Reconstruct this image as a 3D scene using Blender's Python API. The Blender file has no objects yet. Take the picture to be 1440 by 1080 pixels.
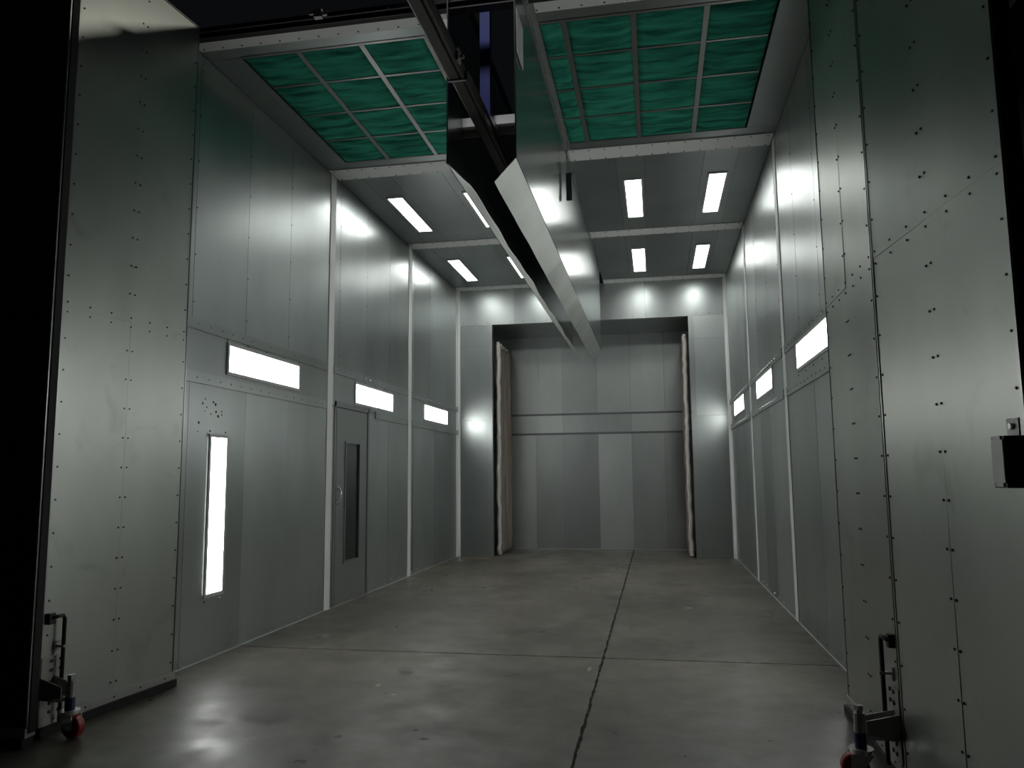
import bpy, bmesh, math, random
from mathutils import Vector, Matrix
random.seed(7)
R = math.radians
C = bpy.context.scene.collection
sc = bpy.context.scene

# ------------------------------------------------------------------ camera
def make_camera():
    f, pitch, yaw, roll = 1087.4, R(6.815), R(10.405), R(-0.548)
    cy, sy, cp, sp = math.cos(yaw), math.sin(yaw), math.cos(pitch), math.sin(pitch)
    fw = Vector((-sy*cp, cy*cp, sp)); rt = Vector((cy, sy, 0)); up = rt.cross(fw)
    r2 = math.cos(roll)*rt + math.sin(roll)*up
    u2 = -math.sin(roll)*rt + math.cos(roll)*up
    m = Matrix(((r2.x, u2.x, -fw.x, 0), (r2.y, u2.y, -fw.y, 0), (r2.z, u2.z, -fw.z, 1.4), (0, 0, 0, 1)))
    cd = bpy.data.cameras.new('camera'); cd.sensor_width = 36.0; cd.lens = f/1440*36
    cd.clip_start = 0.05; cd.clip_end = 200
    c = bpy.data.objects.new('camera', cd); C.objects.link(c); c.matrix_world = m
    sc.camera = c
make_camera()

# ------------------------------------------------------------------ world, exposure, factory lamp
w = bpy.data.worlds.new('world'); sc.world = w; w.use_nodes = True
bg = w.node_tree.nodes['Background']; bg.inputs[0].default_value = (0.55, 0.62, 0.75, 1); bg.inputs[1].default_value = 0.004
sc.view_settings.view_transform = 'Standard'; sc.view_settings.look = 'None'
sc.view_settings.gamma = 1.0; sc.view_settings.use_curve_mapping = False
sc.view_settings.exposure = 0.42
LIGHT_STRENGTH = 9.0
HALL_LAMP_W = 150.0
hl = bpy.data.lights.new('factory_high_bay_light', 'AREA'); hl.shape = 'DISK'; hl.size = 1.0
hl.energy = HALL_LAMP_W; hl.color = (1.0, 0.97, 0.86)
ho = bpy.data.objects.new('factory_high_bay_light', hl); C.objects.link(ho); ho.location = (3.6, 9.5, 7.5)

sl = bpy.data.lights.new('factory_spot_light', 'SPOT'); sl.energy = 380.0; sl.spot_size = R(13); sl.spot_blend = .7; sl.shadow_soft_size = .35
so = bpy.data.objects.new('factory_spot_light', sl); C.objects.link(so); so.location = (-1.2, 2.6, 8.2)
so.rotation_euler = (Vector((-1.06, 4.95, 4.35)) - Vector((-1.2, 2.6, 8.2))).to_track_quat('-Z', 'Y').to_euler()

# ------------------------------------------------------------------ dimensions (metres)
XL, XR, H = -3.508, 1.291, 4.82
Y0, Y1, Y2, Y3, YB = 5.15, 7.90, 10.72, 13.607, 15.10
FXL, FXR, FZ, FY0, FY1 = -1.275, -0.82, 3.43, 4.68, 12.5     # crane slot panels

# ------------------------------------------------------------------ materials
def nodes(name):
    m = bpy.data.materials.new(name); m.use_nodes = True
    nt = m.node_tree; return m, nt, nt.nodes['Principled BSDF']
def N(nt, typ, **kw):
    n = nt.nodes.new(typ)
    for k, v in kw.items(): setattr(n, k, v)
    return n
def plain(name, col, rough=.5, metal=0.0, spec=.5):
    m, nt, b = nodes(name)
    b.inputs['Base Color'].default_value = (*col, 1); b.inputs['Roughness'].default_value = rough
    b.inputs['Metallic'].default_value = metal; b.inputs['Specular IOR Level'].default_value = spec
    return m
def galv(name, c0, c1, rough=.36, metal=.85, smudge=0.0, vary=.10, streak=True):
    """galvanised sheet: cloudy zinc, faint vertical rolling marks, a tint of its own for each sheet"""
    m, nt, b = nodes(name); L = nt.links.new
    geo = N(nt, 'ShaderNodeNewGeometry'); oi = N(nt, 'ShaderNodeObjectInfo')
    mp = N(nt, 'ShaderNodeMapping'); mp.inputs['Scale'].default_value = (1, 1, .45)
    L(geo.outputs['Position'], mp.inputs[0])
    n1 = N(nt, 'ShaderNodeTexNoise'); n1.inputs['Scale'].default_value = 1.7; n1.inputs['Detail'].default_value = 5
    L(mp.outputs[0], n1.inputs['Vector'])
    cr = N(nt, 'ShaderNodeValToRGB'); cr.color_ramp.elements[0].position = .3; cr.color_ramp.elements[1].position = .72
    cr.color_ramp.elements[0].color = (*c0, 1); cr.color_ramp.elements[1].color = (*c1, 1)
    L(n1.outputs[0], cr.inputs[0])
    hv = N(nt, 'ShaderNodeHueSaturation')
    mr = N(nt, 'ShaderNodeMapRange'); mr.inputs['To Min'].default_value = 1-vary; mr.inputs['To Max'].default_value = 1+vary
    L(oi.outputs['Random'], mr.inputs[0]); L(mr.outputs[0], hv.inputs['Value']); L(cr.outputs[0], hv.inputs['Color'])
    col = hv.outputs[0]
    if smudge:
        ns = N(nt, 'ShaderNodeTexNoise'); ns.inputs['Scale'].default_value = 3.2; ns.inputs['Detail'].default_value = 6; ns.inputs['Distortion'].default_value = .8
        L(geo.outputs['Position'], ns.inputs['Vector'])
        r2 = N(nt, 'ShaderNodeValToRGB'); r2.color_ramp.elements[0].position = .60; r2.color_ramp.elements[1].position = .75
        r2.color_ramp.elements[0].color = (1, 1, 1, 1); k = 1-smudge; r2.color_ramp.elements[1].color = (k, k, k*.98, 1)
        L(ns.outputs[0], r2.inputs[0])
        mx = N(nt, 'ShaderNodeMix', data_type='RGBA', blend_type='MULTIPLY'); mx.inputs[0].default_value = 1
        L(col, mx.inputs[6]); L(r2.outputs[0], mx.inputs[7]); col = mx.outputs[2]
    L(col, b.inputs['Base Color'])
    rr = N(nt, 'ShaderNodeMapRange'); rr.inputs['To Min'].default_value = rough-.03; rr.inputs['To Max'].default_value = rough+.03
    L(oi.outputs['Random'], rr.inputs[0]); L(rr.outputs[0], b.inputs['Roughness'])
    b.inputs['Metallic'].default_value = metal
    bp = N(nt, 'ShaderNodeBump'); bp.inputs['Strength'].default_value = .12; bp.inputs['Distance'].default_value = .01
    n3 = N(nt, 'ShaderNodeTexNoise'); n3.inputs['Scale'].default_value = 1.6; n3.inputs['Detail'].default_value = 1
    L(mp.outputs[0], n3.inputs['Vector']); L(n3.outputs[0], bp.inputs['Height']); L(bp.outputs[0], b.inputs['Normal'])
    return m
M = {}
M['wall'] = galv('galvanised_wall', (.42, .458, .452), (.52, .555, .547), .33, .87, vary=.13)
M['rear'] = galv('galvanised_rear_door', (.44, .472, .466), (.54, .572, .565), .36, .85, vary=.2)
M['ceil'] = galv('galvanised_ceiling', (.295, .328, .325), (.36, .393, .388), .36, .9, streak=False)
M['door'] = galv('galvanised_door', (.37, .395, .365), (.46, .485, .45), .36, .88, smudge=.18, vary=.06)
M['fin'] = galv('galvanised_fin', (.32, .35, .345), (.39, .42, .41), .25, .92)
M['flap'] = galv('dull_zinc_flap', (.40, .425, .40), (.50, .52, .49), .40, .7, smudge=.15, vary=.03)
M['trim'] = plain('pale_trim', (.88, .88, .87), .5, .0)
M['mandoor'] = plain('painted_grey_door', (.37, .395, .388), .36, .75)
M['frame'] = plain('lamp_frame_grey', (.60, .61, .60), .45, .2)
M['black'] = plain('black_steel', (.012, .012, .013), .45, .2)
M['rubber'] = plain('black_rubber', (.01, .01, .01), .75)
M['dark'] = plain('dark_steel_and_shade', (.03, .03, .03), .4, .3)  # also carries the shade on the folded left leaf
M['edge'] = plain('bare_edge_steel', (.42, .43, .42), .3, .95)
M['rail'] = plain('dark_grey_rail', (.05, .05, .048), .4, .3)
M['screw'] = plain('dull_screw', (.10, .10, .10), .35, .8)
M['bright'] = plain('bright_screw', (.75, .76, .75), .3, .9)
M['chrome'] = plain('chrome', (.82, .82, .82), .2, .6)
M['blue'] = plain('blue_paint', (.055, .07, .24), .3)
M['latch'] = plain('olive_black_latch', (.06, .06, .048), .5, .1)
M['sleeve'] = plain('blue_sleeve', (.015, .018, .09), .4)
M['red'] = plain('red_polyurethane', (.36, .025, .018), .35)
M['steel'] = plain('plated_steel', (.40, .40, .375), .42, .4)
M['crossrail'] = plain('dull_grey_rail', (.17, .18, .185), .45, .6)
M['glass'] = plain('dark_glass', (.012, .014, .015), .06, 0, .6)
M['spot'] = plain('dark_paint_spot', (.06, .06, .055), .6)
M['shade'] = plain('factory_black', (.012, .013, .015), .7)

def make_emit():
    m, nt, b = nodes('lamp_diffuser')
    b.inputs['Base Color'].default_value = (.9, .9, .9, 1); b.inputs['Roughness'].default_value = .4
    b.inputs['Emission Color'].default_value = (0.98, 1.0, .965, 1); b.inputs['Emission Strength'].default_value = LIGHT_STRENGTH
    return m
M['emit'] = make_emit()

def make_floor_mat():
    m, nt, b = nodes('worn_concrete'); L = nt.links.new
    geo = N(nt, 'ShaderNodeNewGeometry')
    n1 = N(nt, 'ShaderNodeTexNoise'); n1.inputs['Scale'].default_value = .8; n1.inputs['Detail'].default_value = 8; n1.inputs['Roughness'].default_value = .6
    mp = N(nt, 'ShaderNodeMapping'); mp.inputs['Scale'].default_value = (1, .8, 1); L(geo.outputs['Position'], mp.inputs[0]); L(mp.outputs[0], n1.inputs['Vector'])
    cr = N(nt, 'ShaderNodeValToRGB'); e = cr.color_ramp.elements
    e[0].position = .34; e[0].color = (.077, .067, .052, 1); e[1].position = .66; e[1].color = (.162, .145, .118, 1)
    k = e.new(.5); k.color = (.117, .105, .086, 1)
    L(n1.outputs[0], cr.inputs[0])
    n2 = N(nt, 'ShaderNodeTexNoise'); n2.inputs['Scale'].default_value = 7; n2.inputs['Detail'].default_value = 6
    L(geo.outputs['Position'], n2.inputs['Vector'])
    r2 = N(nt, 'ShaderNodeValToRGB'); r2.color_ramp.elements[0].position = .3; r2.color_ramp.elements[0].color = (.72, .72, .72, 1); r2.color_ramp.elements[1].position = .62; r2.color_ramp.elements[1].color = (1.06, 1.05, 1.03, 1)
    L(n2.outputs[0], r2.inputs[0])
    mx = N(nt, 'ShaderNodeMix', data_type='RGBA', blend_type='MULTIPLY'); mx.inputs[0].default_value = .8
    L(cr.outputs[0], mx.inputs[6]); L(r2.outputs[0], mx.inputs[7])
    # rare dark drips
    v = N(nt, 'ShaderNodeTexVoronoi'); v.inputs['Scale'].default_value = 1.9; L(geo.outputs['Position'], v.inputs['Vector'])
    r3 = N(nt, 'ShaderNodeValToRGB'); r3.color_ramp.elements[0].position = .035; r3.color_ramp.elements[0].color = (.3, .3, .3, 1); r3.color_ramp.elements[1].position = .055; r3.color_ramp.elements[1].color = (1, 1, 1, 1)
    L(v.outputs['Distance'], r3.inputs[0])
    mx2 = N(nt, 'ShaderNodeMix', data_type='RGBA', blend_type='MULTIPLY'); mx2.inputs[0].default_value = .7
    L(mx.outputs[2], mx2.inputs[6]); L(r3.outputs[0], mx2.inputs[7])
    L(mx2.outputs[2], b.inputs['Base Color'])
    rr = N(nt, 'ShaderNodeMapRange'); rr.inputs['From Min'].default_value = .3; rr.inputs['From Max'].default_value = .7; rr.inputs['To Min'].default_value = .26; rr.inputs['To Max'].default_value = .56
    n4 = N(nt, 'ShaderNodeTexNoise'); n4.inputs['Scale'].default_value = 2.6; n4.inputs['Detail'].default_value = 7; L(geo.outputs['Position'], n4.inputs['Vector'])
    L(n4.outputs[0], rr.inputs[0]); L(rr.outputs[0], b.inputs['Roughness'])
    bp = N(nt, 'ShaderNodeBump'); bp.inputs['Strength'].default_value = .15; bp.inputs['Distance'].default_value = .01
    L(n1.outputs[0], bp.inputs['Height']); L(bp.outputs[0], b.inputs['Normal'])
    b.inputs['Specular IOR Level'].default_value = .5
    return m
M['floor'] = make_floor_mat()

def make_filter_mat():
    m, nt, b = nodes('green_filter_fibre'); L = nt.links.new
    geo = N(nt, 'ShaderNodeNewGeometry')
    mp = N(nt, 'ShaderNodeMapping'); mp.inputs['Scale'].default_value = (2.2, 13, 1); L(geo.outputs['Position'], mp.inputs[0])
    n1 = N(nt, 'ShaderNodeTexNoise'); n1.inputs['Scale'].default_value = 1; n1.inputs['Detail'].default_value = 4; L(mp.outputs[0], n1.inputs['Vector'])
    cr = N(nt, 'ShaderNodeValToRGB'); e = cr.color_ramp.elements
    e[0].position = .32; e[0].color = (.013, .105, .078, 1); e[1].position = .62; e[1].color = (.048, .36, .25, 1)
    L(n1.outputs[0], cr.inputs[0]); L(cr.outputs[0], b.inputs['Base Color'])
    b.inputs['Roughness'].default_value = .9; b.inputs['Specular IOR Level'].default_value = .1
    return m
M['filter'] = make_filter_mat()

def make_pad_mat():
    m, nt, b = nodes('brown_padded_fabric'); L = nt.links.new
    geo = N(nt, 'ShaderNodeNewGeometry')
    mp = N(nt, 'ShaderNodeMapping'); mp.inputs['Scale'].default_value = (14, 14, .7); L(geo.outputs['Position'], mp.inputs[0])
    n1 = N(nt, 'ShaderNodeTexNoise'); n1.inputs['Scale'].default_value = 1; n1.inputs['Detail'].default_value = 5; L(mp.outputs[0], n1.inputs['Vector'])
    cr = N(nt, 'ShaderNodeValToRGB'); e = cr.color_ramp.elements
    e[0].position = .3; e[0].color = (.19, .145, .12, 1); e[1].position = .7; e[1].color = (.42, .355, .32, 1)
    L(n1.outputs[0], cr.inputs[0]); L(cr.outputs[0], b.inputs['Base Color']); b.inputs['Roughness'].default_value = .85
    return m
M['pad'] = make_pad_mat()
M['padedge'] = plain('pale_ragged_binding', (.62, .57, .54), .85)

# ------------------------------------------------------------------ mesh helpers
def box(bm, x0, x1, y0, y1, z0, z1, mat=None):
    vs = [bm.verts.new((x, y, z)) for x in (x0, x1) for y in (y0, y1) for z in (z0, z1)]
    if mat is not None:
        for v in vs: v.co = mat @ v.co
    f = [(0, 1, 3, 2), (4, 6, 7, 5), (0, 4, 5, 1), (2, 3, 7, 6), (0, 2, 6, 4), (1, 5, 7, 3)]
    for a in f: bm.faces.new([vs[i] for i in a])
def tube(bm, p0, p1, r, n=10, r2=None, caps=True):
    p0, p1 = Vector(p0), Vector(p1); d = (p1-p0).normalized()
    a = d.orthogonal().normalized(); b = d.cross(a); r2 = r if r2 is None else r2
    A = [bm.verts.new(p0 + r*(math.cos(t)*a + math.sin(t)*b)) for t in [2*math.pi*i/n for i in range(n)]]
    B = [bm.verts.new(p1 + r2*(math.cos(t)*a + math.sin(t)*b)) for t in [2*math.pi*i/n for i in range(n)]]
    for i in range(n): bm.faces.new((A[i], A[(i+1) % n], B[(i+1) % n], B[i]))
    if caps: bm.faces.new(A[::-1]); bm.faces.new(B)
def path(bm, pts, r, n=8):
    rings = []; P = [Vector(p) for p in pts]; ref = None
    for i, p in enumerate(P):
        d = (P[min(i+1, len(P)-1)] - P[max(i-1, 0)]).normalized()
        a = d.orthogonal().normalized() if ref is None else (ref - d*ref.dot(d)).normalized()
        ref = a; b = d.cross(a)
        rings.append([bm.verts.new(p + r*(math.cos(2*math.pi*k/n)*a + math.sin(2*math.pi*k/n)*b)) for k in range(n)])
    for q in range(len(rings)-1):
        for k in range(n): bm.faces.new((rings[q][k], rings[q][(k+1) % n], rings[q+1][(k+1) % n], rings[q+1][k]))
    bm.faces.new(rings[0][::-1]); bm.faces.new(rings[-1])
def prism(bm, pts, axis, a0, a1):
    """closed outline pts (2-D) drawn out along an axis"""
    def mk(p, a): return {'x': (a, p[0], p[1]), 'y': (p[0], a, p[1]), 'z': (p[0], p[1], a)}[axis]
    A = [bm.verts.new(mk(p, a0)) for p in pts]; B = [bm.verts.new(mk(p, a1)) for p in pts]; n = len(pts)
    for i in range(n): bm.faces.new((A[i], A[(i+1) % n], B[(i+1) % n], B[i]))
    bm.faces.new(A[::-1]); bm.faces.new(B)
def obj(name, bm, mat, parent=None, smooth=False):
    bmesh.ops.recalc_face_normals(bm, faces=bm.faces)
    me = bpy.data.meshes.new(name); bm.to_mesh(me); bm.free()
    me.materials.append(mat)
    if smooth:
        for p in me.polygons: p.use_smooth = True
    o = bpy.data.objects.new(name, me); C.objects.link(o)
    if parent is not None: o.parent = parent
    return o
def bx(name, b6, mat, parent=None, bevel=0):
    """one box as an object with its origin at the middle of its footprint"""
    x0, x1, y0, y1, z0, z1 = b6; c = Vector(((x0+x1)/2, (y0+y1)/2, (z0+z1)/2))
    bm = bmesh.new(); box(bm, x0-c.x, x1-c.x, y0-c.y, y1-c.y, z0-c.z, z1-c.z)
    if bevel: bmesh.ops.bevel(bm, geom=bm.edges[:], offset=bevel, segments=1, affect='EDGES')
    o = obj(name, bm, mat, parent); o.location = c
    return o
def empty(name, loc=(0, 0, 0), rz=0, parent=None):
    o = bpy.data.objects.new(name, None); C.objects.link(o); o.location = loc; o.rotation_euler = (0, 0, rz)
    o.empty_display_size = .1
    if parent is not None: o.parent = parent
    return o
def tag(o, label=None, cat=None, group=None, kind=None):
    if label: o['label'] = label
    if cat: o['category'] = cat
    if group: o['group'] = group
    if kind: o['kind'] = kind
    return o
def struct(o, label=None, cat=None): return tag(o, label, cat, kind='structure')
def screws(name, pts, normal, mat, parent, r=.0075, h=.006):
    """small screw heads: too many and too small to pick apart, one part"""
    bm = bmesh.new(); n = Vector(normal)
    for p in pts:
        p = Vector(p); tube(bm, p - n*.001, p + n*h, r, 6, r*.7)
    o = obj(name, bm, mat, parent); o['kind'] = 'stuff'; return o
def sheet(parent, axis, plane, sgn, a0, a1, z0, z1, mat, th=.02, proud=0.0, gap=.0014, tilt=.12, name='panel'):
    """one wall sheet; axis 'x': lies at x=plane, runs a0..a1 in y; sgn = the side facing the room"""
    w_, h_ = (a1-a0)/2-gap, (z1-z0)/2-gap
    bm = bmesh.new()
    if axis == 'x': box(bm, -th if sgn > 0 else 0, 0 if sgn > 0 else th, -w_, w_, -h_, h_)
    else: box(bm, -w_, w_, -th if sgn > 0 else 0, 0 if sgn > 0 else th, -h_, h_)
    o = obj(name, bm, mat, parent)
    if axis == 'x': o.location = (plane + sgn*proud, (a0+a1)/2, (z0+z1)/2)
    else: o.location = ((a0+a1)/2, plane + sgn*proud, (z0+z1)/2)
    o.rotation_euler = (0, 0, R(random.uniform(-tilt, tilt)))
    return o

# ------------------------------------------------------------------ floor: four slabs with open joints
def make_floor():
    root = struct(empty('floor'), 'worn grey concrete floor slabs with dark joints', 'floor')
    JX, JY, g = -0.443, 6.206, .009
    def jag(a, b, step, fix, ax, rnd):
        n = max(2, int(abs(b-a)/step)); out = []
        for i in range(n+1):
            t = a + (b-a)*i/n; k = fix + rnd.uniform(-.0055, .0055)*(1 if 0 < i < n else 0)
            out.append((k, t) if ax == 'x' else (t, k))
        return out
    rnd = random.Random(3)
    X0, X1, YA, YZ = -9.0, 7.0, -5.0, YB+.35
    for sx in (-1, 1):
        for sy in (-1, 1):
            cx, cy = JX + sx*g, JY + sy*g
            fx, fy = (X0 if sx < 0 else X1), (YA if sy < 0 else YZ)
            pts = jag(cy, fy, .045, cx, 'x', rnd) + [(fx, fy)] + jag(fx, cx, .06, cy, 'y', rnd)[:-1]
            bm = bmesh.new(); A = [bm.verts.new((x, y, 0)) for x, y in pts]; B = [bm.verts.new((x, y, -.1)) for x, y in pts]
            bm.faces.new(A)
            for i in range(len(A)): bm.faces.new((A[i], A[(i+1) % len(A)], B[(i+1) % len(A)], B[i]))
            obj('slab', bm, M['floor'], root)
    bx('joint_filler', (X0, X1, YA, YZ, -.06, -.016), M['rubber'], root)
    # pale paint scuffs and old drips lying on the concrete
    bm = bmesh.new(); r = random.Random(11)
    def blot(x, y, rx, ry):
        n = 9; vs = [bm.verts.new((x+rx*math.cos(2*math.pi*i/n)*r.uniform(.6, 1), y+ry*math.sin(2*math.pi*i/n)*r.uniform(.6, 1), .0008)) for i in range(n)]; bm.faces.new(vs)
    for (x, y, a, b_) in [(-1.9, 5.2, .022, .05), (-1.72, 5.0, .02, .03), (-2.98, 13.25, .16, .05), (-3.25, 12.9, .12, .04), (.30, 8.6, .05, .05), (-.52, 5.85, .018, .09)]:
        blot(x, y, a, b_)
    o = obj('paint_scuff', bm, plain('pale_scuff', (.42, .39, .30), .7), root); o['kind'] = 'stuff'
    bm = bmesh.new()
    for (x, y, a, b_) in [(-1.36, 4.33, .022, .022), (-1.27, 4.20, .03, .025), (-.98, 4.93, .012, .015), (-.2, 4.75, .01, .012), (.02, 4.8, .01, .012), (.55, 4.45, .02, .014), (.10, 4.15, .012, .02)]:
        blot(x, y, a, b_)
    o = obj('dark_drip', bm, M['spot'], root); o['kind'] = 'stuff'
make_floor()

# ------------------------------------------------------------------ side walls
ZB0, ZB1 = 2.225, 2.58           # light band
def lip(root, axis_x, sgn, y0, y1, z0, z1, pr=.016):
    a, b = (axis_x, axis_x + sgn*pr) if sgn > 0 else (axis_x + sgn*pr, axis_x)
    return bx('flange', (a, b, y0, y1, z0, z1), M['wall'], root)
def make_side(name, X, s, bays_up, bays_lo, door=None):
    root = struct(empty(name), 'galvanised sheet wall with pale vertical battens', 'wall')
    for ys in bays_up:
        for a, b in zip(ys[:-1], ys[1:]): sheet(root, 'x', X, s, a, b, ZB1, H, M['wall'], gap=.0028)
    for ys in bays_lo:
        for a, b in zip(ys[:-1], ys[1:]):
            if door and a >= door[0]-.01 and b <= door[1]+.01: continue
            sheet(root, 'x', X, s, a, b, 0, ZB0, M['wall'])
    up, lo, foot = [], [], []
    for a, b in ((Y0, Y1), (Y1, Y2), (Y2, Y3)):
        sheet(root, 'x', X, s, a, b, ZB0, ZB1, M['wall'], proud=.004, tilt=.03)
        al = a if a == Y0 else a+.15; bl = b if b == Y3 else b-.022
        lip(root, X, s, al, bl, ZB1-.012, ZB1+.075)
        if door and a < door[0] < b:
            lip(root, X, s, door[1]+.25, bl, ZB0-.075, ZB0+.012)
        else: lip(root, X, s, al, bl, ZB0-.075, ZB0+.012)
        y = a+.12
        while y < b-.05:
            up.append((X+s*.016, y, ZB1+.035))
            if not (door and door[0]-.05 < y < door[1]+.27): lo.append((X+s*.016, y, ZB0-.035))
            y += .165
        y = a+.2
        while y < b-.1:
            if not (door and door[0]-.1 < y < door[1]+.1): foot.append((X+s*.001, y, .05))
            y += .33
    screws('screw_rows', up+lo, (s, 0, 0), M['bright'] , root, .008, .007)
    screws('foot_screws', foot, (s, 0, 0), M['bright'], root, .008, .006)
    # seam rivets in the upper sheets
    pts = []
    for ys in bays_up:
        for y in ys[1:-1]:
            for k in range(6): pts.append((X+s*.001, y+.012, ZB1+.2+k*.38))
    screws('seam_screws', pts, (s, 0, 0), M['screw'], root, .006, .004)
    # base channel
    a, b = (X, X+s*.006) if s > 0 else (X+s*.006, X)
    bx('base_channel', (a, b, Y0, Y3, 0, .008), M['frame'], root)
    return root
MD = (8.16, 9.13)
WL = make_side('wall_left', XL, 1,
    [[Y0, 5.36, 6.16, 6.97, Y1], [Y1, 8.2, 9.05, 9.9, Y2], [Y2, 11.0, 11.85, 12.75, Y3]],
    [[Y0, 5.36, 6.2, 7.0, Y1], [Y1, MD[0], MD[1], 9.9, Y2], [Y2, 11.0, 12.1, 12.9, Y3]], MD)
WR = make_side('wall_right', XR, -1,
    [[Y0, 5.4, 6.2, 7.1, Y1], [Y1, 8.1, 8.9, 9.8, Y2], [Y2, 11.1, 12.0, 12.8, Y3]],
    [[Y0, 5.4, 6.02, 6.6, Y1], [Y1, 8.3, 9.1, 9.9, Y2], [Y2, 11.1, 12.0, 12.8, Y3]])
# dark paint spatter on the left wall above the tall lamp
bm = bmesh.new(); rr_ = random.Random(5)
for _ in range(16):
    y, z = 5.62 + rr_.gauss(0, .10), 1.98 + rr_.gauss(0, .12)
    tube(bm, (XL, y, z), (XL+.002, y, z), rr_.uniform(.005, .014), 7)
o = obj('paint_spatter', bm, M['spot'], WL); o['kind'] = 'stuff'

# ------------------------------------------------------------------ battens and ceiling strips (trim)
tn = [0]
def trim(b6, mat='trim', scr=None, label=None):
    tn[0] += 1
    o = struct(bx('trim_%d' % tn[0], b6, M[mat], None, .003), label, 'trim')
    return o
def trim_screws(o, pts, normal, mat='screw'):
    c = o.location; return screws('screw_row', [Vector(p)-c for p in pts], normal, M[mat], o, .009, .005)
for yy, nm in ((Y1, 'nearest'), (Y2, 'middle')):
    trim((XL+.001, XL+.008, yy, yy+.145, 0, H-.001), label='pale vertical batten on the left wall, %s one' % nm)
    trim((XR-.008, XR-.001, yy-.02, yy+.125, 0, H-.001), label='pale vertical batten on the right wall, %s one' % nm)
for X, s, nm in ((XL, 1, 'left'), (XR, -1, 'right')):
    bm = bmesh.new(); x = X + s*.001; y = Y3-.001
    prism(bm, [(x, y), (x+s*.05, y), (x+s*.05, y-.006), (x+s*.010, y-.006), (x+s*.010, y-.115), (x, y-.115)], 'z', 0, H-.001)
    tn[0] += 1; struct(obj('trim_%d' % tn[0], bm, M['trim']), 'pale corner angle where the %s wall meets the back wall' % nm, 'trim')
for y0, y1, nm in ((5.155, 5.315, 'front'), (7.80, 8.085, 'first'), (10.62, 10.885, 'second'), (13.36, 13.606, 'rear')):
    for x0, x1, sd in ((XL+.017, FXL-.012, 'left'), (FXR+.012, XR-.017, 'right')):
        o = trim((x0, x1, y0, y1, H-.012, H-.001), label='pale %s ceiling strip on the %s of the crane slot' % (nm, sd))
        pts = []; n = int((x1-x0)/.165)
        for i in range(n+1):
            xx = x0+.05 + i*(x1-x0-.1)/n
            pts.append((xx, y1-.03 if nm != 'front' else y1-.035, H-.012))
            if nm != 'front': pts.append((xx, y0+.03, H-.012))
        trim_screws(o, pts, (0, 0, -1))

# ------------------------------------------------------------------ ceiling
CE = struct(empty('ceiling', (0, 0, 0)), 'galvanised sheet ceiling split by the crane slot', 'ceiling')
def cpanel(x0, x1, y0, y1, mat='ceil', z=H, name='panel', th=.03):
    g = .0015; cx, cy = (x0+x1)/2, (y0+y1)/2
    bm = bmesh.new(); box(bm, x0+g-cx, x1-g-cx, y0+g-cy, y1-g-cy, 0, th)
    o = obj(name, bm, M[mat], CE); o.location = (cx, cy, z)
    return o
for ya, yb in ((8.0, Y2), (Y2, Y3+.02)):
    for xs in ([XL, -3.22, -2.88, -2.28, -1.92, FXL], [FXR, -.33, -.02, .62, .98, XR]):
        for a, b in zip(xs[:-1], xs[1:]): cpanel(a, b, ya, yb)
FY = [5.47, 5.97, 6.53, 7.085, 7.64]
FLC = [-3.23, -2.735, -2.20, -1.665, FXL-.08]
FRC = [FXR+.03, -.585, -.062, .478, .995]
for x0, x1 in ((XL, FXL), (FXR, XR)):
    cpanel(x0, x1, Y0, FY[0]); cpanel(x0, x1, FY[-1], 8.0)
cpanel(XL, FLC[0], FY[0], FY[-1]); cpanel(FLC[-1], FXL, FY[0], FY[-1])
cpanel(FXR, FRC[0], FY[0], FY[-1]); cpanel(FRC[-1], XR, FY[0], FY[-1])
def bar(x0, x1, y0, y1):
    o = cpanel(x0, x1, y0, y1, 'trimbar', H-.004, 'filter_bar', .03); return o
M['trimbar'] = plain('filter_grid_zinc', (.27, .28, .275), .34, .85)
for cols in (FLC, FRC):
    wide = cols is FRC
    for i, x in enumerate(cols[1:-1]):
        hw = .022
        bar(x-hw, x+hw, FY[0], FY[-1])
    for y in FY[1:-1]:
        for a, b in zip(cols[:-1], cols[1:]): bar(a+.022, b-.022, y-.014, y+.014)
    bar(cols[0], cols[-1], FY[0]-.02, FY[0]+.012); bar(cols[0], cols[-1], FY[-1]-.012, FY[-1]+.02)
bx('plenum_lid', (XL, FXL, Y0, 8.0, H+.06, H+.075), M['dark'], CE)
bx('plenum_lid', (FXR, XR, Y0, 8.0, H+.06, H+.075), M['dark'], CE)
for x0, x1 in ((XL, FXL), (FXR, XR)):
    bx('plenum_front', (x0, x1, Y0-.02, Y0-.001, H-.01, H+.075), M['dark'], CE)
    bx('roof_deck', (x0, x1, 8.0, Y3+.1, H+.06, H+.075), M['dark'], CE)
bx('plenum_side', (XL-.04, XL-.001, Y0, Y3, H+.0, H+.075), M['dark'], CE)
bx('plenum_side', (XR+.001, XR+.04, Y0, Y3, H+.0, H+.075), M['dark'], CE)
bx('plenum_side', (FXL-.05, FXL-.012, Y0, 8.0, H+.031, H+.06), M['dark'], CE)
bx('plenum_side', (FXR+.012, FXR+.05, Y0, 8.0, H+.031, H+.06), M['dark'], CE)

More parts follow.
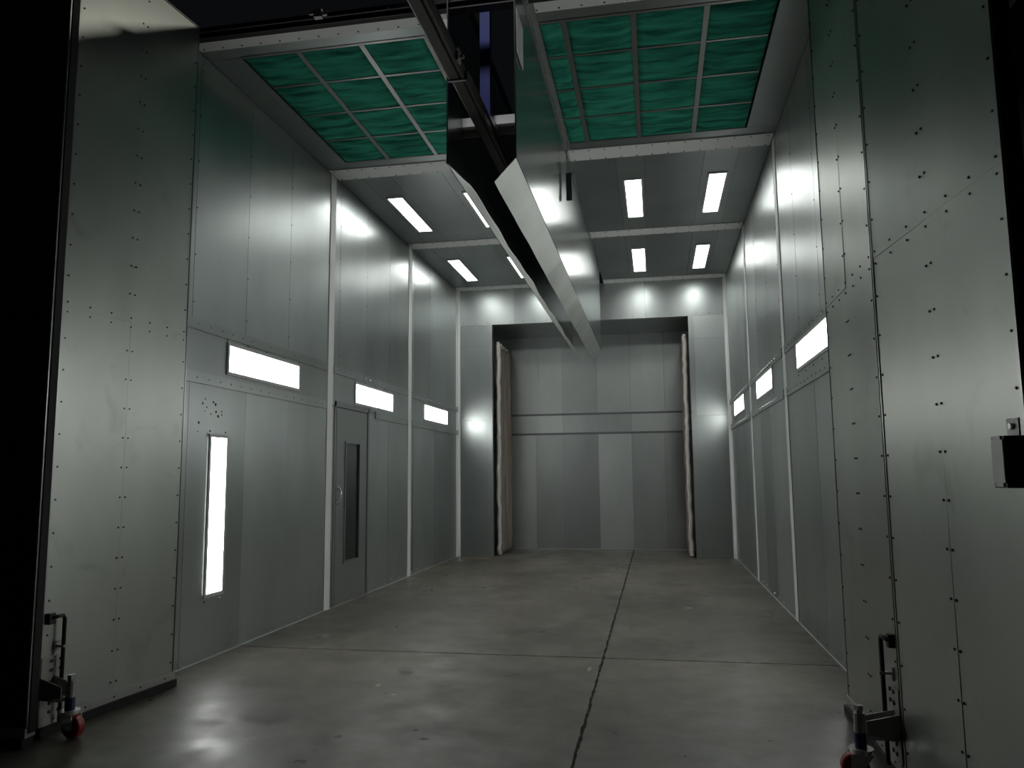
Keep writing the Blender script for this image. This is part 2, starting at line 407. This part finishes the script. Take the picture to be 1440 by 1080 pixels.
# green ceiling filters: pillowed fibre pads, each its own thing
def make_filter(x0, x1, y0, y1, seed, label, group):
    r = random.Random(seed); nx, ny = 10, 18; g = .006
    w_, d_ = x1-x0-2*g, y1-y0-2*g; ph = r.uniform(0, 6); fr = r.uniform(2.4, 3.4); fr2 = r.uniform(.6, 1.2)
    bm = bmesh.new(); V = []
    for j in range(ny+1):
        row = []
        for i in range(nx+1):
            u, v = i/nx, j/ny
            edge = min(1, 6*min(u, 1-u))*min(1, 6*min(v, 1-v))
            z = .001 - edge*(.016 + .010*math.sin(fr*2*math.pi*v + ph + .8*math.sin(fr2*6*u+ph)) + .004*math.sin(7*u+ph*2))
            row.append(bm.verts.new((-w_/2+u*w_, -d_/2+v*d_, z)))
        V.append(row)
    for j in range(ny):
        for i in range(nx): bm.faces.new((V[j][i], V[j][i+1], V[j+1][i+1], V[j+1][i]))
    back = [bm.verts.new((sx*w_/2, sy*d_/2, .055)) for sx, sy in ((-1, -1), (1, -1), (1, 1), (-1, 1))]
    bm.faces.new(back)
    for k, (sel) in enumerate(([V[0][i] for i in range(nx+1)], [V[j][nx] for j in range(ny+1)], [V[ny][nx-i] for i in range(nx+1)], [V[ny-j][0] for j in range(ny+1)])):
        bm.faces.new(sel[::-1] + [back[k], back[(k+1) % 4]])
    o = obj('ceiling_filter', bm, M['filter'], None, True)
    o.location = ((x0+x1)/2, (y0+y1)/2, H)
    tag(o, label, 'filter', group)
rows = ['front row', 'second row', 'third row', 'rear row']
lc = ['along the left wall', 'second column from the left wall', 'third column from the left wall', 'narrow one beside the crane slot']
rc = ['narrow one beside the crane slot', 'second column from the crane slot', 'third column from the crane slot', 'along the right wall']
sd = 0
for cols, names, side in ((FLC, lc, 'left'), (FRC, rc, 'right')):
    for i in range(4):
        for j in range(4):
            sd += 1
            make_filter(cols[i]+.012, cols[i+1]-.012, FY[j]+.008, FY[j+1]-.008, sd,
                        'green fibre filter, %s of %s ceiling, %s' % (rows[j], side, names[i]), 'green filters in the %s ceiling' % side)

# ------------------------------------------------------------------ lamps
def wall_lamp(X, s, y0, y1, z0, z1, label, group):
    t = tag(empty('wall_light', (X, (y0+y1)/2, z0-.03)), label, 'light', group)
    yc, z = (y1-y0)/2, .03
    bm = bmesh.new(); fw = .028
    def xx(a, b): return (min(s*a, s*b), max(s*a, s*b))
    for (a, b, c, d) in ((-yc-fw, yc+fw, z-fw, z), (-yc-fw, yc+fw, z+z1-z0, z+z1-z0+fw), (-yc-fw, -yc, z, z+z1-z0), (yc, yc+fw, z, z+z1-z0)):
        box(bm, *xx(.005, .018), a, b, c, d)
    obj('frame', bm, M['frame'], t)
    bm = bmesh.new(); box(bm, *xx(.006, .0155), -yc, yc, z, z+z1-z0)
    obj('diffuser', bm, M['emit'], t)
    pts = []; n = max(2, int((y1-y0)/.32))
    if y1-y0 > .5:
        for i in range(n+1):
            yy = -yc-.02 + (2*yc+.04)*i/n; pts += [(s*.004, yy, z-.06), (s*.004, yy, z+z1-z0+.045)]
    else:
        for zz in (z-.06, z+z1-z0+.05): pts += [(s*.001, -yc, zz), (s*.001, yc, zz)]
    screws('screws', pts, (s, 0, 0), M['screw'], t, .008, .005)
    return t
g1, g2 = 'horizontal lamps on the left wall', 'horizontal lamps on the right wall'
wall_lamp(XL, 1, 5.89, 7.18, 2.295, 2.515, 'long white horizontal lamp on left wall above the tall vertical lamp', g1)
wall_lamp(XL, 1, 8.70, 10.02, 2.295, 2.515, 'white horizontal lamp on left wall above the man door', g1)
wall_lamp(XL, 1, 11.50, 12.84, 2.295, 2.515, 'white horizontal lamp on left wall nearest the back corner', g1)
wall_lamp(XR, -1, 5.90, 7.21, 2.335, 2.545, 'white horizontal lamp on right wall next to the open right door', g2)
wall_lamp(XR, -1, 8.74, 10.03, 2.335, 2.545, 'white horizontal lamp on right wall, middle one of three', g2)
wall_lamp(XR, -1, 11.50, 12.83, 2.335, 2.545, 'white horizontal lamp on right wall nearest the back corner', g2)
wall_lamp(XL, 1, 5.665, 5.89, .505, 1.735, 'tall white vertical lamp low on the left wall', None)
wall_lamp(XR, -1, 5.665, 5.89, .505, 1.735, 'tall vertical lamp low on the right wall behind the open door', None)
def ceil_lamp(x0, x1, y0, y1, label):
    t = tag(empty('ceiling_light', ((x0+x1)/2, (y0+y1)/2, H)), label, 'light', 'ceiling lights')
    a, b = (x1-x0)/2, (y1-y0)/2; fw = .022
    bm = bmesh.new()
    for q in ((-a-fw, a+fw, -b-fw, -b), (-a-fw, a+fw, b, b+fw), (-a-fw, -a, -b, b), (a, a+fw, -b, b)): box(bm, *q, -.016, .001)
    obj('frame', bm, M['frame'], t)
    bm = bmesh.new(); box(bm, -a, a, -b, b, -.008, .001)
    obj('diffuser', bm, M['emit'], t)
for y0, y1, row in ((8.76, 10.07, 'nearer'), (11.57, 12.88, 'farther')):
    ceil_lamp(-3.14, -2.96, y0, y1, 'white ceiling lamp beside the left wall, %s of the pair' % row)
    ceil_lamp(-2.18, -2.0, y0, y1, 'white ceiling lamp just left of crane slot, %s row, half hidden by flap' % row)
    ceil_lamp(-.25, -.065, y0, y1, 'white ceiling lamp just right of the crane slot, %s row' % row)
    ceil_lamp(.71, .895, y0, y1, 'white ceiling lamp beside the right wall, %s of the pair' % row)

# ------------------------------------------------------------------ back wall with opening, recess behind
OXL, OXR, OZ = -2.86, .635, 4.155
WB = struct(empty('wall_back'), 'galvanised back wall with a wide doorway', 'wall')
def bsheet(x0, x1, z0, z1, y=Y3, mat='wall', parent=None, th=.02, proud=0, tilt=.08): return sheet(parent or WB, 'y', y, -1, x0, x1, z0, z1, M[mat], th=th, proud=proud, tilt=tilt)
for zs in ((0, 2.41), (2.41, 3.75), (3.75, OZ)):
    bsheet(XL, OXL-.09, *zs, tilt=.02); bsheet(OXR+.09, XR, *zs, tilt=.02)
for a, b in ((XL, -2.45), (-2.45, -1.22), (-1.22, -.1), (-.1, XR)): bsheet(a, b, OZ, H, tilt=.03)
bx('jamb', (OXL-.09, OXL, Y3-.006, Y3+.10, 0, OZ), M['wall'], WB); bx('jamb', (OXR, OXR+.09, Y3-.006, Y3+.10, 0, OZ), M['wall'], WB)
bx('lintel_edge', (OXL, OXR, Y3, Y3+.10, OZ-.002, OZ+.02), M['wall'], WB)
screws('lintel_screws', [(x/100, Y3-.001, OZ+.04) for x in range(-340, 125, 22)], (0, -1, 0), M['screw'], WB, .008, .005)
# recess
RW = struct(empty('wall_recess'), 'galvanised side walls and soffit of the recess behind the doorway', 'wall')
bx('side_panel', (OXL-.30, OXL-.28, Y3+.10, YB, 0, OZ+.02), M['wall'], RW); bx('side_panel', (OXR+.28, OXR+.30, Y3+.10, YB, 0, OZ+.02), M['wall'], RW)
bx('jamb_gap_shade', (OXL-.30, OXL-.02, Y3+.10, Y3+.12, 0, OZ), M['black'], RW); bx('jamb_gap_shade', (OXR+.02, OXR+.30, Y3+.10, Y3+.12, 0, OZ), M['black'], RW)  # black sheets stand in for the shaded gap beside each curtain
for a, b in ((OXL-.3, -1.76), (-1.76, -.44), (-.44, OXR+.3)): bx('soffit_panel', (a+.002, b-.002, Y3+.10, YB+.02, OZ, OZ+.02), M['ceil'], RW)
# rear product door: sheets in three tiers
D2 = struct(empty('door_2', (-1.1, YB, 0)), 'tall galvanised panel door closing the back of the recess', 'door')
def dsheet(x0, x1, z0, z1, pr=0):
    o = sheet(D2, 'y', 0, -1, x0+1.1, x1+1.1, z0, z1, M['rear'], proud=pr, tilt=.3); o.name = 'panel'; return o
for xs, zz in (([-3.15, -2.233, -1.763, -1.08, -.444, .211, .93], (2.62, OZ)), ([-3.15, -1.76, -.437, .93], (2.24, 2.58)), ([-3.15, -2.3, -1.757, -1.08, -.437, .19, .93], (.01, 2.20))):
    for a, b in zip(xs[:-1], xs[1:]): dsheet(a, b, *zz)
for z in (2.58, 2.20):
    for a, b in ((-3.15, -1.76), (-1.76, -.437), (-.437, .93)):
        bx('cross_rail', (a+1.1+.002, b+1.1-.002, -.004, .016, z, z+.04), M['crossrail'], D2)
bx('sill', (-3.15+1.1, .93+1.1, -.006, .014, 0, .008), M['frame'], D2)
# padded curtains on each side of the recess
def curtain(X, s, y0, y1, label):
    t = tag(empty('padded_curtain', (X, (y0+y1)/2, 0)), label, 'curtain', 'padded curtains in the rear recess')
    r = random.Random(2 if s > 0 else 4); nz, ny = 40, 12; bm = bmesh.new(); L = (y1-y0)/2
    for side in (0, 1):
        V = []
        for k in range(nz+1):
            row = []
            for j in range(ny+1):
                z = .02 + 3.80*k/nz; v = j/ny; z += (.05*math.sin(9*v) if k == nz else 0)
                d = .012*math.sin(14*v + .6*math.sin(k*.35)) + .008*math.sin(k*.9 + 5*v)
                row.append(bm.verts.new((s*(d + (.05 if side == 0 else 0)), -L+2*L*v, z)))
            V.append(row)
        for k in range(nz):
            for j in range(ny): bm.faces.new((V[k][j], V[k][j+1], V[k+1][j+1], V[k+1][j]))
        if side == 0: A = V
        else: B = V
    for k in range(nz):
        for j in (0, ny): bm.faces.new((A[k][j], A[k+1][j], B[k+1][j], B[k][j]))
    for j in range(ny):
        for k in (0, nz): bm.faces.new((A[k][j], A[k][j+1], B[k][j+1], B[k][j]))
    obj('padding', bm, M['pad'], t, True)
    # pale ragged binding down the near edge and along the top
    bm = bmesh.new()
    path(bm, [(s*(.028+r.uniform(-.012, .012)), -L+r.uniform(-.012, .012), .02+.1*k) for k in range(39)], .036, 7)
    obj('edge_binding', bm, M['padedge'], t)
    bm = bmesh.new()
    path(bm, [(s*(.025+r.uniform(-.01, .01)), -L+2*L*k/12, 3.83+r.uniform(-.02, .02)) for k in range(13)], .03, 7)
    obj('top_binding', bm, M['padedge'], t)
    bm = bmesh.new()
    path(bm, [(s*(.028+r.uniform(-.01, .01)), L+r.uniform(-.012, .012), .02+.1*k) for k in range(38)], .02, 6)
    obj('rear_cord', bm, plain('dark_cord', (.05, .035, .025), .8), t)
curtain(-2.815, 1, 13.80, 14.90, 'brown padded curtain at the left side of the rear doorway')
curtain(.588, -1, 13.80, 14.90, 'brown padded curtain at the right side of the rear doorway')

# ------------------------------------------------------------------ man door in the left wall
D1 = struct(empty('door_1', (XL, MD[0], 0)), 'grey steel man door with a narrow dark window', 'door')
dw = MD[1]-MD[0]
bx('door_gap_shade', (-.03, -.012, 0, dw, 0, 2.225), M['rubber'], D1)  # black sheet stands in for the shadow line around the leaf
bm = bmesh.new()
wy0, wy1, wz0, wz1 = .275, .685, .465, 1.80
for q in ((.012, wy0, .012, 2.19), (wy1, dw-.028, .012, 2.19), (wy0, wy1, .012, wz0), (wy0, wy1, wz1, 2.19)): box(bm, -.011, .004, *q)
leaf = obj('door_leaf', bm, M['mandoor'], D1)
bm = bmesh.new(); f = .022
for q in ((wy0-f, wy1+f, wz0-f, wz0), (wy0-f, wy1+f, wz1, wz1+f), (wy0-f, wy0, wz0, wz1), (wy1, wy1+f, wz0, wz1)): box(bm, .003, .016, *q)
obj('window_frame', bm, M['mandoor'], leaf)
bx('window_pane', (-.0105, -.004, wy0, wy1, wz0, wz1), M['glass'], leaf)
bm = bmesh.new()
path(bm, [(.004, .06, 1.125), (.03, .06, 1.135), (.045, .06, 1.17), (.05, .06, 1.21), (.045, .06, 1.25), (.03, .06, 1.285), (.004, .06, 1.295)], .012)
tube(bm, (.003, .06, 1.12), (.010, .06, 1.12), .018, 10); tube(bm, (.003, .06, 1.30), (.010, .06, 1.30), .018, 10)
tag(obj('handle', bm, M['chrome'], leaf, True), 'chrome pull handle')
bm = bmesh.new()
for q in ((-.05, -.004, 0, 2.26), (dw+.004, dw+.05, 0, 2.26), (-.05, dw+.05, 2.2, 2.26)): box(bm, .0005, .006, *q)
obj('door_frame', bm, M['mandoor'], D1)

# ------------------------------------------------------------------ crane slot panels with bent flaps
def slot_panel(X, s, label):
    """s = side the flap bends to (towards the slot)"""
    t = tag(empty('roof_slot_baffle', (X, FY0, FZ)), label, 'baffle', 'hanging baffles along the crane slot')
    ys = [0, 2.45, 5.05, FY1-FY0]; hh = H-.001-FZ
    for a, b in zip(ys[:-1], ys[1:]):
        bm = bmesh.new(); box(bm, -.005, .005, a+.001, b-.001, 0, hh)
        obj('sheet', bm, M['fin'], t)
    for a, b in zip(ys[:-1], ys[1:]):
        bm = bmesh.new(); n = 14; rows_ = []
        for i in range(n+1):
            y = a+.002 + (b-a-.004)*i/n; wv = .004*math.sin(3.1*y)+.003*math.sin(7.7*y)
            rows_.append([bm.verts.new(c) for c in ((0, y, 0), (s*(.142+wv), y, -.150+wv), (s*(.142+wv)+.003, y, -.150+wv+.004), (.003*s, y, .006))])
        for i in range(n):
            for k in range(4): bm.faces.new((rows_[i][k], rows_[i][(k+1) % 4], rows_[i+1][(k+1) % 4], rows_[i+1][k]))
        bm.faces.new(rows_[0]); bm.faces.new(rows_[-1])
        obj('flap', bm, M['flap'], t)
    bx('added_light_block', (-.005, .005, 5.26-FY0, FY1-FY0, hh+.002, hh+(.42 if s < 0 else .13)), M['dark'], t)  # added out of view to keep the high bay light out of the slot
    # ceiling angle along the outer face, splice plate at the front
    o_ = -s
    if True:
        bm = bmesh.new()
        x0, x1 = sorted((o_*.005, o_*.012)); box(bm, x0, x1, .02, FY1-FY0, hh-.09, hh)
        x0, x1 = sorted((o_*.005, o_*.05)); box(bm, x0, x1, Y0-FY0+.01, 7.79-FY0, hh-.012, hh)
        obj('ceiling_angle', bm, M['fin'], t)
        screws('angle_screws', [(o_*.012, .15+.32*k, hh-.045) for k in range(24)], (o_, 0, 0), M['screw'], t, .008, .005)
    x0, x1 = sorted((o_*.012, o_*.016))
    pl = bx('splice_plate', (x0, x1, .0, .24, .72, 1.02), M['trim'], t)
    if o_ < 0: bx('end_bracket', (-.05, .0, -.006, -.001, .84, 1.0), M['trim'], t)
    return t
slot_panel(FXL, 1, 'galvanised panel hanging along the left side of the crane slot')
slot_panel(FXR, -1, 'galvanised panel hanging along the right side of crane slot with pale flap')
SB = tag(empty('slot_crossbar', ((FXL+FXR)/2, 5.08, 3.85)), 'light grey tie bar crossing the crane slot above the rail', 'tie bar')
hw = (FXR-FXL)/2-.006
bx('bar', (-hw, hw, -.02, .02, .0, .065), M['trim'], SB); bx('gusset', (-hw, hw, .05, .06, -.045, .0), M['steel'], SB)
bx('tie_plate', (-hw, hw, .02, .06, -.0, .01), M['steel'], SB)
UB = tag(empty('slot_head_beam', ((FXL+FXR)/2, 4.76, 4.53)), 'dark steel beam across the mouth of the crane slot', 'beam')
bx('web', (-hw, hw, -.004, .004, .010, .050), M['rail'], UB); bx('flange', (-hw, hw, -.04, .04, 0, .010), M['rail'], UB); bx('flange', (-hw, hw, -.04, .04, .050, .06), M['rail'], UB)
RA = tag(empty('crane_rail', (-1.065, 0, 3.685)), 'dark overhead crane rail running through the roof slot', 'rail')
def rail_seg(y0, y1, dx):
    bm = bmesh.new(); a = .047
    prism(bm, [(-a+dx, .004), (-a+.008+dx, 0), (a-.03+dx, 0), (a-.026+dx, .012), (a-.02+dx, .012), (a-.016+dx, 0), (a+dx, 0), (a+dx, .052), (a+.008+dx, .052), (a+.008+dx, .060), (-a+dx, .060)], 'y', y0, y1)
    obj('track', bm, M['rail'], RA)
rail_seg(-1.5, 4.12, 0); rail_seg(4.125, 8.5, .012); rail_seg(8.505, 12.6, .012)
bx('joint_plate', (-.052, .052, 4.112, 4.128, -.006, .0), M['steel'], RA)
bm = bmesh.new(); box(bm, .048, .060, 3.92, 3.98, .01, .085); tube(bm, (.05, 3.95, .04), (.085, 3.95, .04), .012, 6); box(bm, .02, .060, 3.90, 4.00, .062, .07)
obj('clamp', bm, M['steel'], RA)
HG = tag(empty('rail_hanger', (-1.075, 4.96, 3.757)), 'blue steel hanger post holding the crane rail', 'post')
bm = bmesh.new(); box(bm, -.035, .035, -.03, .03, .05, 1.03); obj('post', bm, M['blue'], HG)
bm = bmesh.new(); box(bm, -.055, .07, -.05, .05, -.008, .05); tube(bm, (.05, -.02, -.0), (.05, -.02, .08), .012, 6); obj('clamp_plate', bm, M['steel'], HG)
# green strip hanging from a wire
ST = tag(empty('hanging_strip', (-.752, 7.30, 4.08)), 'dark green strip hanging on a wire near the first ceiling strip', 'strip')
bx('strip', (-.028, .028, -.006, .006, 0, .28), plain('dark_green_strip', (.03, .06, .05), .7), ST)
bm = bmesh.new(); path(bm, [(-.01, 0, .28), (-.022, .01, .42), (-.015, .02, .60), (-.01, .02, .72)], .003, 5); obj('wire', bm, M['rubber'], ST)
bx('tag', (-.02, .028, -.004, .004, .28, .40), M['frame'], ST)

# ------------------------------------------------------------------ door track in front of the opening
def door_track(x0, x1, xc, label):
    t = tag(empty('door_track', ((x0+x1)/2, 5.02, 4.70)), label, 'track', 'black door tracks')
    a = (x1-x0)/2
    bm = bmesh.new(); prism(bm, [(-.045, .055), (-.045, .085), (-.02, .095), (.04, .095), (.04, .055), (.03, .055), (.03, .085), (-.035, .085), (-.035, .055)], 'x', -a, a); obj('track_tube', bm, M['black'], t)
    bx('seal_strip', (-a, a, .041, .09, .056, .09), M['rubber'], t)
    if xc is not None:
        c = xc-(x0+x1)/2
        bm = bmesh.new(); box(bm, c-.03, c+.03, -.07, -.03, .05, .11); tube(bm, (c+.03, -.05, .075), (c+.07, -.05, .075), .018, 8); tube(bm, (c-.07, -.05, .09), (c-.03, -.05, .09), .014, 8)
        obj('clamp', bm, M['steel'], t)
    screws('screw_row', [(-a+.2+.33*k, -.046, .068) for k in range(int(2*a/.33)-1)], (0, -1, 0), M['screw'], t, .008, .006)
door_track(-4.3, FXL-.03, -2.33, 'black door track with clamp along the front roof edge, left of the slot')
door_track(FXR+.03, 2.1, None, 'black door track along the front roof edge, right of the slot')

# ------------------------------------------------------------------ big folding door leaves
def leaf_door(name, A, B, s, label, z1=4.78, mat='door', rod_near=False, lit=True):
    A, B = Vector(A), Vector(B); d = B-A; Lg = d.length; rz = math.atan2(d.y, d.x)
    t = struct(empty(name, (A.x, A.y, 0), rz), label, 'door')
    T = .06
    def yb(a, b): return (min(s*a, s*b), max(s*a, s*b))     # a,b measured towards the inner side
    z0 = .10
    bx('core', (.004, Lg-.004, *yb(-T, -.005), z0-.03, z1), M['dark'], t)
    mid = Lg/2; zj = 2.42
    for a, b in ((.012, mid), (mid, Lg-.012)):
        for p, q in ((z0, zj), (zj, z1-.004)):
            w2, h2 = (b-a)/2-.0004, (q-p)/2-.0006
            bm = bmesh.new(); box(bm, -w2, w2, *yb(-.005, 0), -h2, h2)
            o = obj('sheet', bm, M[mat], t); o.location = ((a+b)/2, 0, (p+q)/2); o.rotation_euler = (R(random.uniform(-.10, .10)), 0, R(random.uniform(-.16, .16)))
    for a, b in ((.0, .010), (Lg-.010, Lg)): bx('edge_strip', (a, b, *yb(-.008, .004), z0-.03, z1+.002), M['edge'], t)
    for a, b in ((-.006, .0), (Lg, Lg+.006)): bx('edge_seal', (a, b, *yb(-T, -.009), z0-.03, z1), M['rubber'], t)
    bx('top_cap', (0, Lg, *yb(-T, .004), z1+.002, z1+.006), M['edge'], t)
    bx('bottom_channel', (0, Lg, *yb(-T, .012), .05, z0), M['steel'], t); bx('bottom_seal', (.0, Lg, *yb(-.05, .03), .002, .05), M['rubber'], t)
    pts = []
    for k in list(range(-12, 0)) + list(range(1, 13)):
        z = zj + .188*k
        if .14 < z < z1-.04: pts += [(.035, 0, z), (Lg-.035, 0, z), (mid-.022, 0, z), (mid+.022, 0, z)]
    n = 7
    for i in range(n):
        x = .04 + (Lg-.08)*i/(n-1); pts += [(x, 0, zj-.03), (x, 0, zj+.03)]
    for i in range(5): pts.append((.1+(Lg-.2)*i/4, s*.012, .075))
    screws('screw_rows', [(p[0], p[1] + s*.001, p[2]) for p in pts], (0, s, 0), M['screw'], t, .0065, .005)
    return t, Lg
def caster(t, Lg, s, x):
    """swivel caster on a bracket at local x near the leaf's free edge"""
    def Y(v): return s*v
    def yb(a, b): return (min(s*a, s*b), max(s*a, s*b))
    br = bx('caster_bracket', (x-.10, x+.045, *yb(.0, .008), .09, .42), M['steel'], t)
    c = br.location; q_ = .170
    def sub(name, bm, mat, sm=False):
        bmesh.ops.translate(bm, verts=bm.verts, vec=-c); return obj(name, bm, M[mat], br, sm)
    bm = bmesh.new()      # tapering arm: two webs and a bottom plate
    for xo in (-.045, .039):
        V = [(.008, .195), (.008, .310), (q_-.02, .275), (q_-.02, .215)]
        A_ = [bm.verts.new((x+xo, Y(a), b)) for a, b in V]; B_ = [bm.verts.new((x+xo+.006, Y(a), b)) for a, b in V]
        bm.faces.new(A_); bm.faces.new(B_[::-1])
        for i in range(4): bm.faces.new((A_[i], A_[(i+1) % 4], B_[(i+1) % 4], B_[i]))
    box(bm, x-.045, x+.045, *yb(.008, q_-.02), .195, .201)
    sub('arm', bm, 'steel')
    bm = bmesh.new(); tube(bm, (x, Y(q_), .215), (x, Y(q_), .300), .026, 14); tube(bm, (x, Y(q_), .300), (x, Y(q_), .315), .017, 8)
    sub('stem', bm, 'steel', False)
    bm = bmesh.new(); tube(bm, (x, Y(q_), .315), (x, Y(q_), .335), .022, 6); sub('stem_nut', bm, 'chrome')
    bm = bmesh.new(); tube(bm, (x, Y(q_), .140), (x, Y(q_), .215), .027, 14); sub('sleeve', bm, 'sleeve', False)
    bm = bmesh.new(); tube(bm, (x, Y(q_), .136), (x, Y(q_), .146), .055, 18); tube(bm, (x, Y(q_), .126), (x, Y(q_), .136), .047, 18); sub('swivel_plate', bm, 'chrome', False)
    bm = bmesh.new(); o_ = .03      # fork turned across the leaf
    wx, wy = x, Y(q_)+Y(o_)
    for k in (-1, 1):
        V = [(Y(q_)-Y(.05), .126), (Y(q_)+Y(.05), .126), (wy+Y(.024), .048), (wy-Y(.024), .048)]
        A_ = [bm.verts.new((wx+k*.030, a, b)) for a, b in V]; B_ = [bm.verts.new((wx+k*.036, a, b)) for a, b in V]
        bm.faces.new(A_); bm.faces.new(B_[::-1])
        for i in range(4): bm.faces.new((A_[i], A_[(i+1) % 4], B_[(i+1) % 4], B_[i]))
    tube(bm, (wx-.042, wy, .063), (wx+.042, wy, .063), .009, 8); sub('fork', bm, 'chrome')
    bm = bmesh.new(); prof = [(-.025, .045), (-.025, .056), (-.018, .062), (.018, .062), (.025, .056), (.025, .045)]
    rings = [[bm.verts.new((wx+a, wy + r*math.cos(2*math.pi*i/24), .0635 + r*math.sin(2*math.pi*i/24))) for i in range(24)] for a, r in prof]
    for q in range(len(rings)-1):
        for i in range(24): bm.faces.new((rings[q][i], rings[q][(i+1) % 24], rings[q+1][(i+1) % 24], rings[q+1][i]))
    bm.faces.new(rings[0]); bm.faces.new(rings[-1][::-1]); sub('wheel', bm, 'red')
    bm = bmesh.new()
    for xo in (-.08, -.02):
        for z in (.12, .165, .345, .395): tube(bm, (x+xo, Y(.008), z), (x+xo, Y(.016), z), .010, 6)
    sub('bolts', bm, 'screw')
def drop_rod(t, s, x, dirx, z0=.16, z1=.64):
    def yb(a, b): return (min(s*a, s*b), max(s*a, s*b))
    bm = bmesh.new(); path(bm, [(x, s*.042, .06), (x, s*.042, z1-.02), (x+dirx*.012, s*.042, z1), (x+dirx*.05, s*.040, z1), (x+dirx*.07, s*.03, z1-.005)], .011, 8)
    rod = obj('drop_rod', bm, M['black'], t, False)
    for z in (z0+.03, .47):
        bm = bmesh.new(); box(bm, x-.03, x+.03, *yb(.0, .006), z-.03, z+.03); box(bm, x-.016, x+.016, *yb(.006, .060), z-.006, z+.006); obj('rod_guide', bm, M['steel'], rod)
    bm = bmesh.new(); box(bm, x+dirx*.07-.02, x+dirx*.07+.02, *yb(.0, .03), z1-.04, z1+.02); obj('rod_catch', bm, M['dark'], rod)

t3, L3 = leaf_door('door_3', (-3.285, 4.97), (-3.39, 3.89), 1, 'open left door leaf of galvanised sheets with red caster')
caster(t3, L3, 1, L3-.05); drop_rod(t3, 1, L3-.11, 1)
t5, L5 = leaf_door('door_5', (1.077, 5.02), (1.058, 3.905), -1, 'open right door leaf next to the booth wall')
caster(t5, L5, -1, L5-.05); drop_rod(t5, -1, L5-.11, 1)
t6, L6 = leaf_door('door_6', (1.057, 3.885), (1.158, 2.70), -1, 'open right door leaf nearest the camera')
drop_rod(t6, -1, L6-.03, 1, .2, .70)
# latch box at the near end of that leaf
lb = bx('latch_box', (L6+.012, L6+.085, -.115, .10, 1.35, 1.51), M['latch'], t6)
bm = bmesh.new(); box(bm, -.034, .034, -.112, -.1075, -.076, .080); bmesh.ops.bevel(bm, geom=[e for e in bm.edges if abs((e.verts[0].co-e.verts[1].co).y) > .003 and abs((e.verts[0].co-e.verts[1].co).x) < .001], offset=.012, segments=2, affect='EDGES'); obj('lit_side_plate', bm, M['frame'], lb)  # pale plate puts the booth light on this side into the colour
bm = bmesh.new(); box(bm, -.034, .034, -.060, -.054, .080, .135); obj('lug', bm, M['frame'], lb)
bm = bmesh.new(); tube(bm, (0, -.060, .110), (0, -.070, .110), .010, 8); obj('lug_bolt', bm, M['chrome'], lb)
t4, L4 = leaf_door('door_4', (-3.315, 3.74), (-4.45, 3.72), 1, 'folded left door leaf with shade coloured into its sheets', mat='dark')  # dark sheets hold the shade of this unlit side as colour
# dark hinge knuckles between leaves
def hinges(t, x, ys, zs):
    for z in zs:
        bm = bmesh.new(); tube(bm, (x, ys, z-.07), (x, ys, z+.07), .012, 8); obj('hinge', bm, M['steel'], t)
hinges(t3, L3+.03, -.05, (.6, 1.9, 3.2, 4.4)); hinges(t5, L5+.011, .05, (.6, 1.9, 3.2, 4.4))

# ------------------------------------------------------------------ factory hall behind the open doors (unlit)
HW = struct(empty('wall_hall'), 'dark factory hall wall beyond the right door', 'wall')
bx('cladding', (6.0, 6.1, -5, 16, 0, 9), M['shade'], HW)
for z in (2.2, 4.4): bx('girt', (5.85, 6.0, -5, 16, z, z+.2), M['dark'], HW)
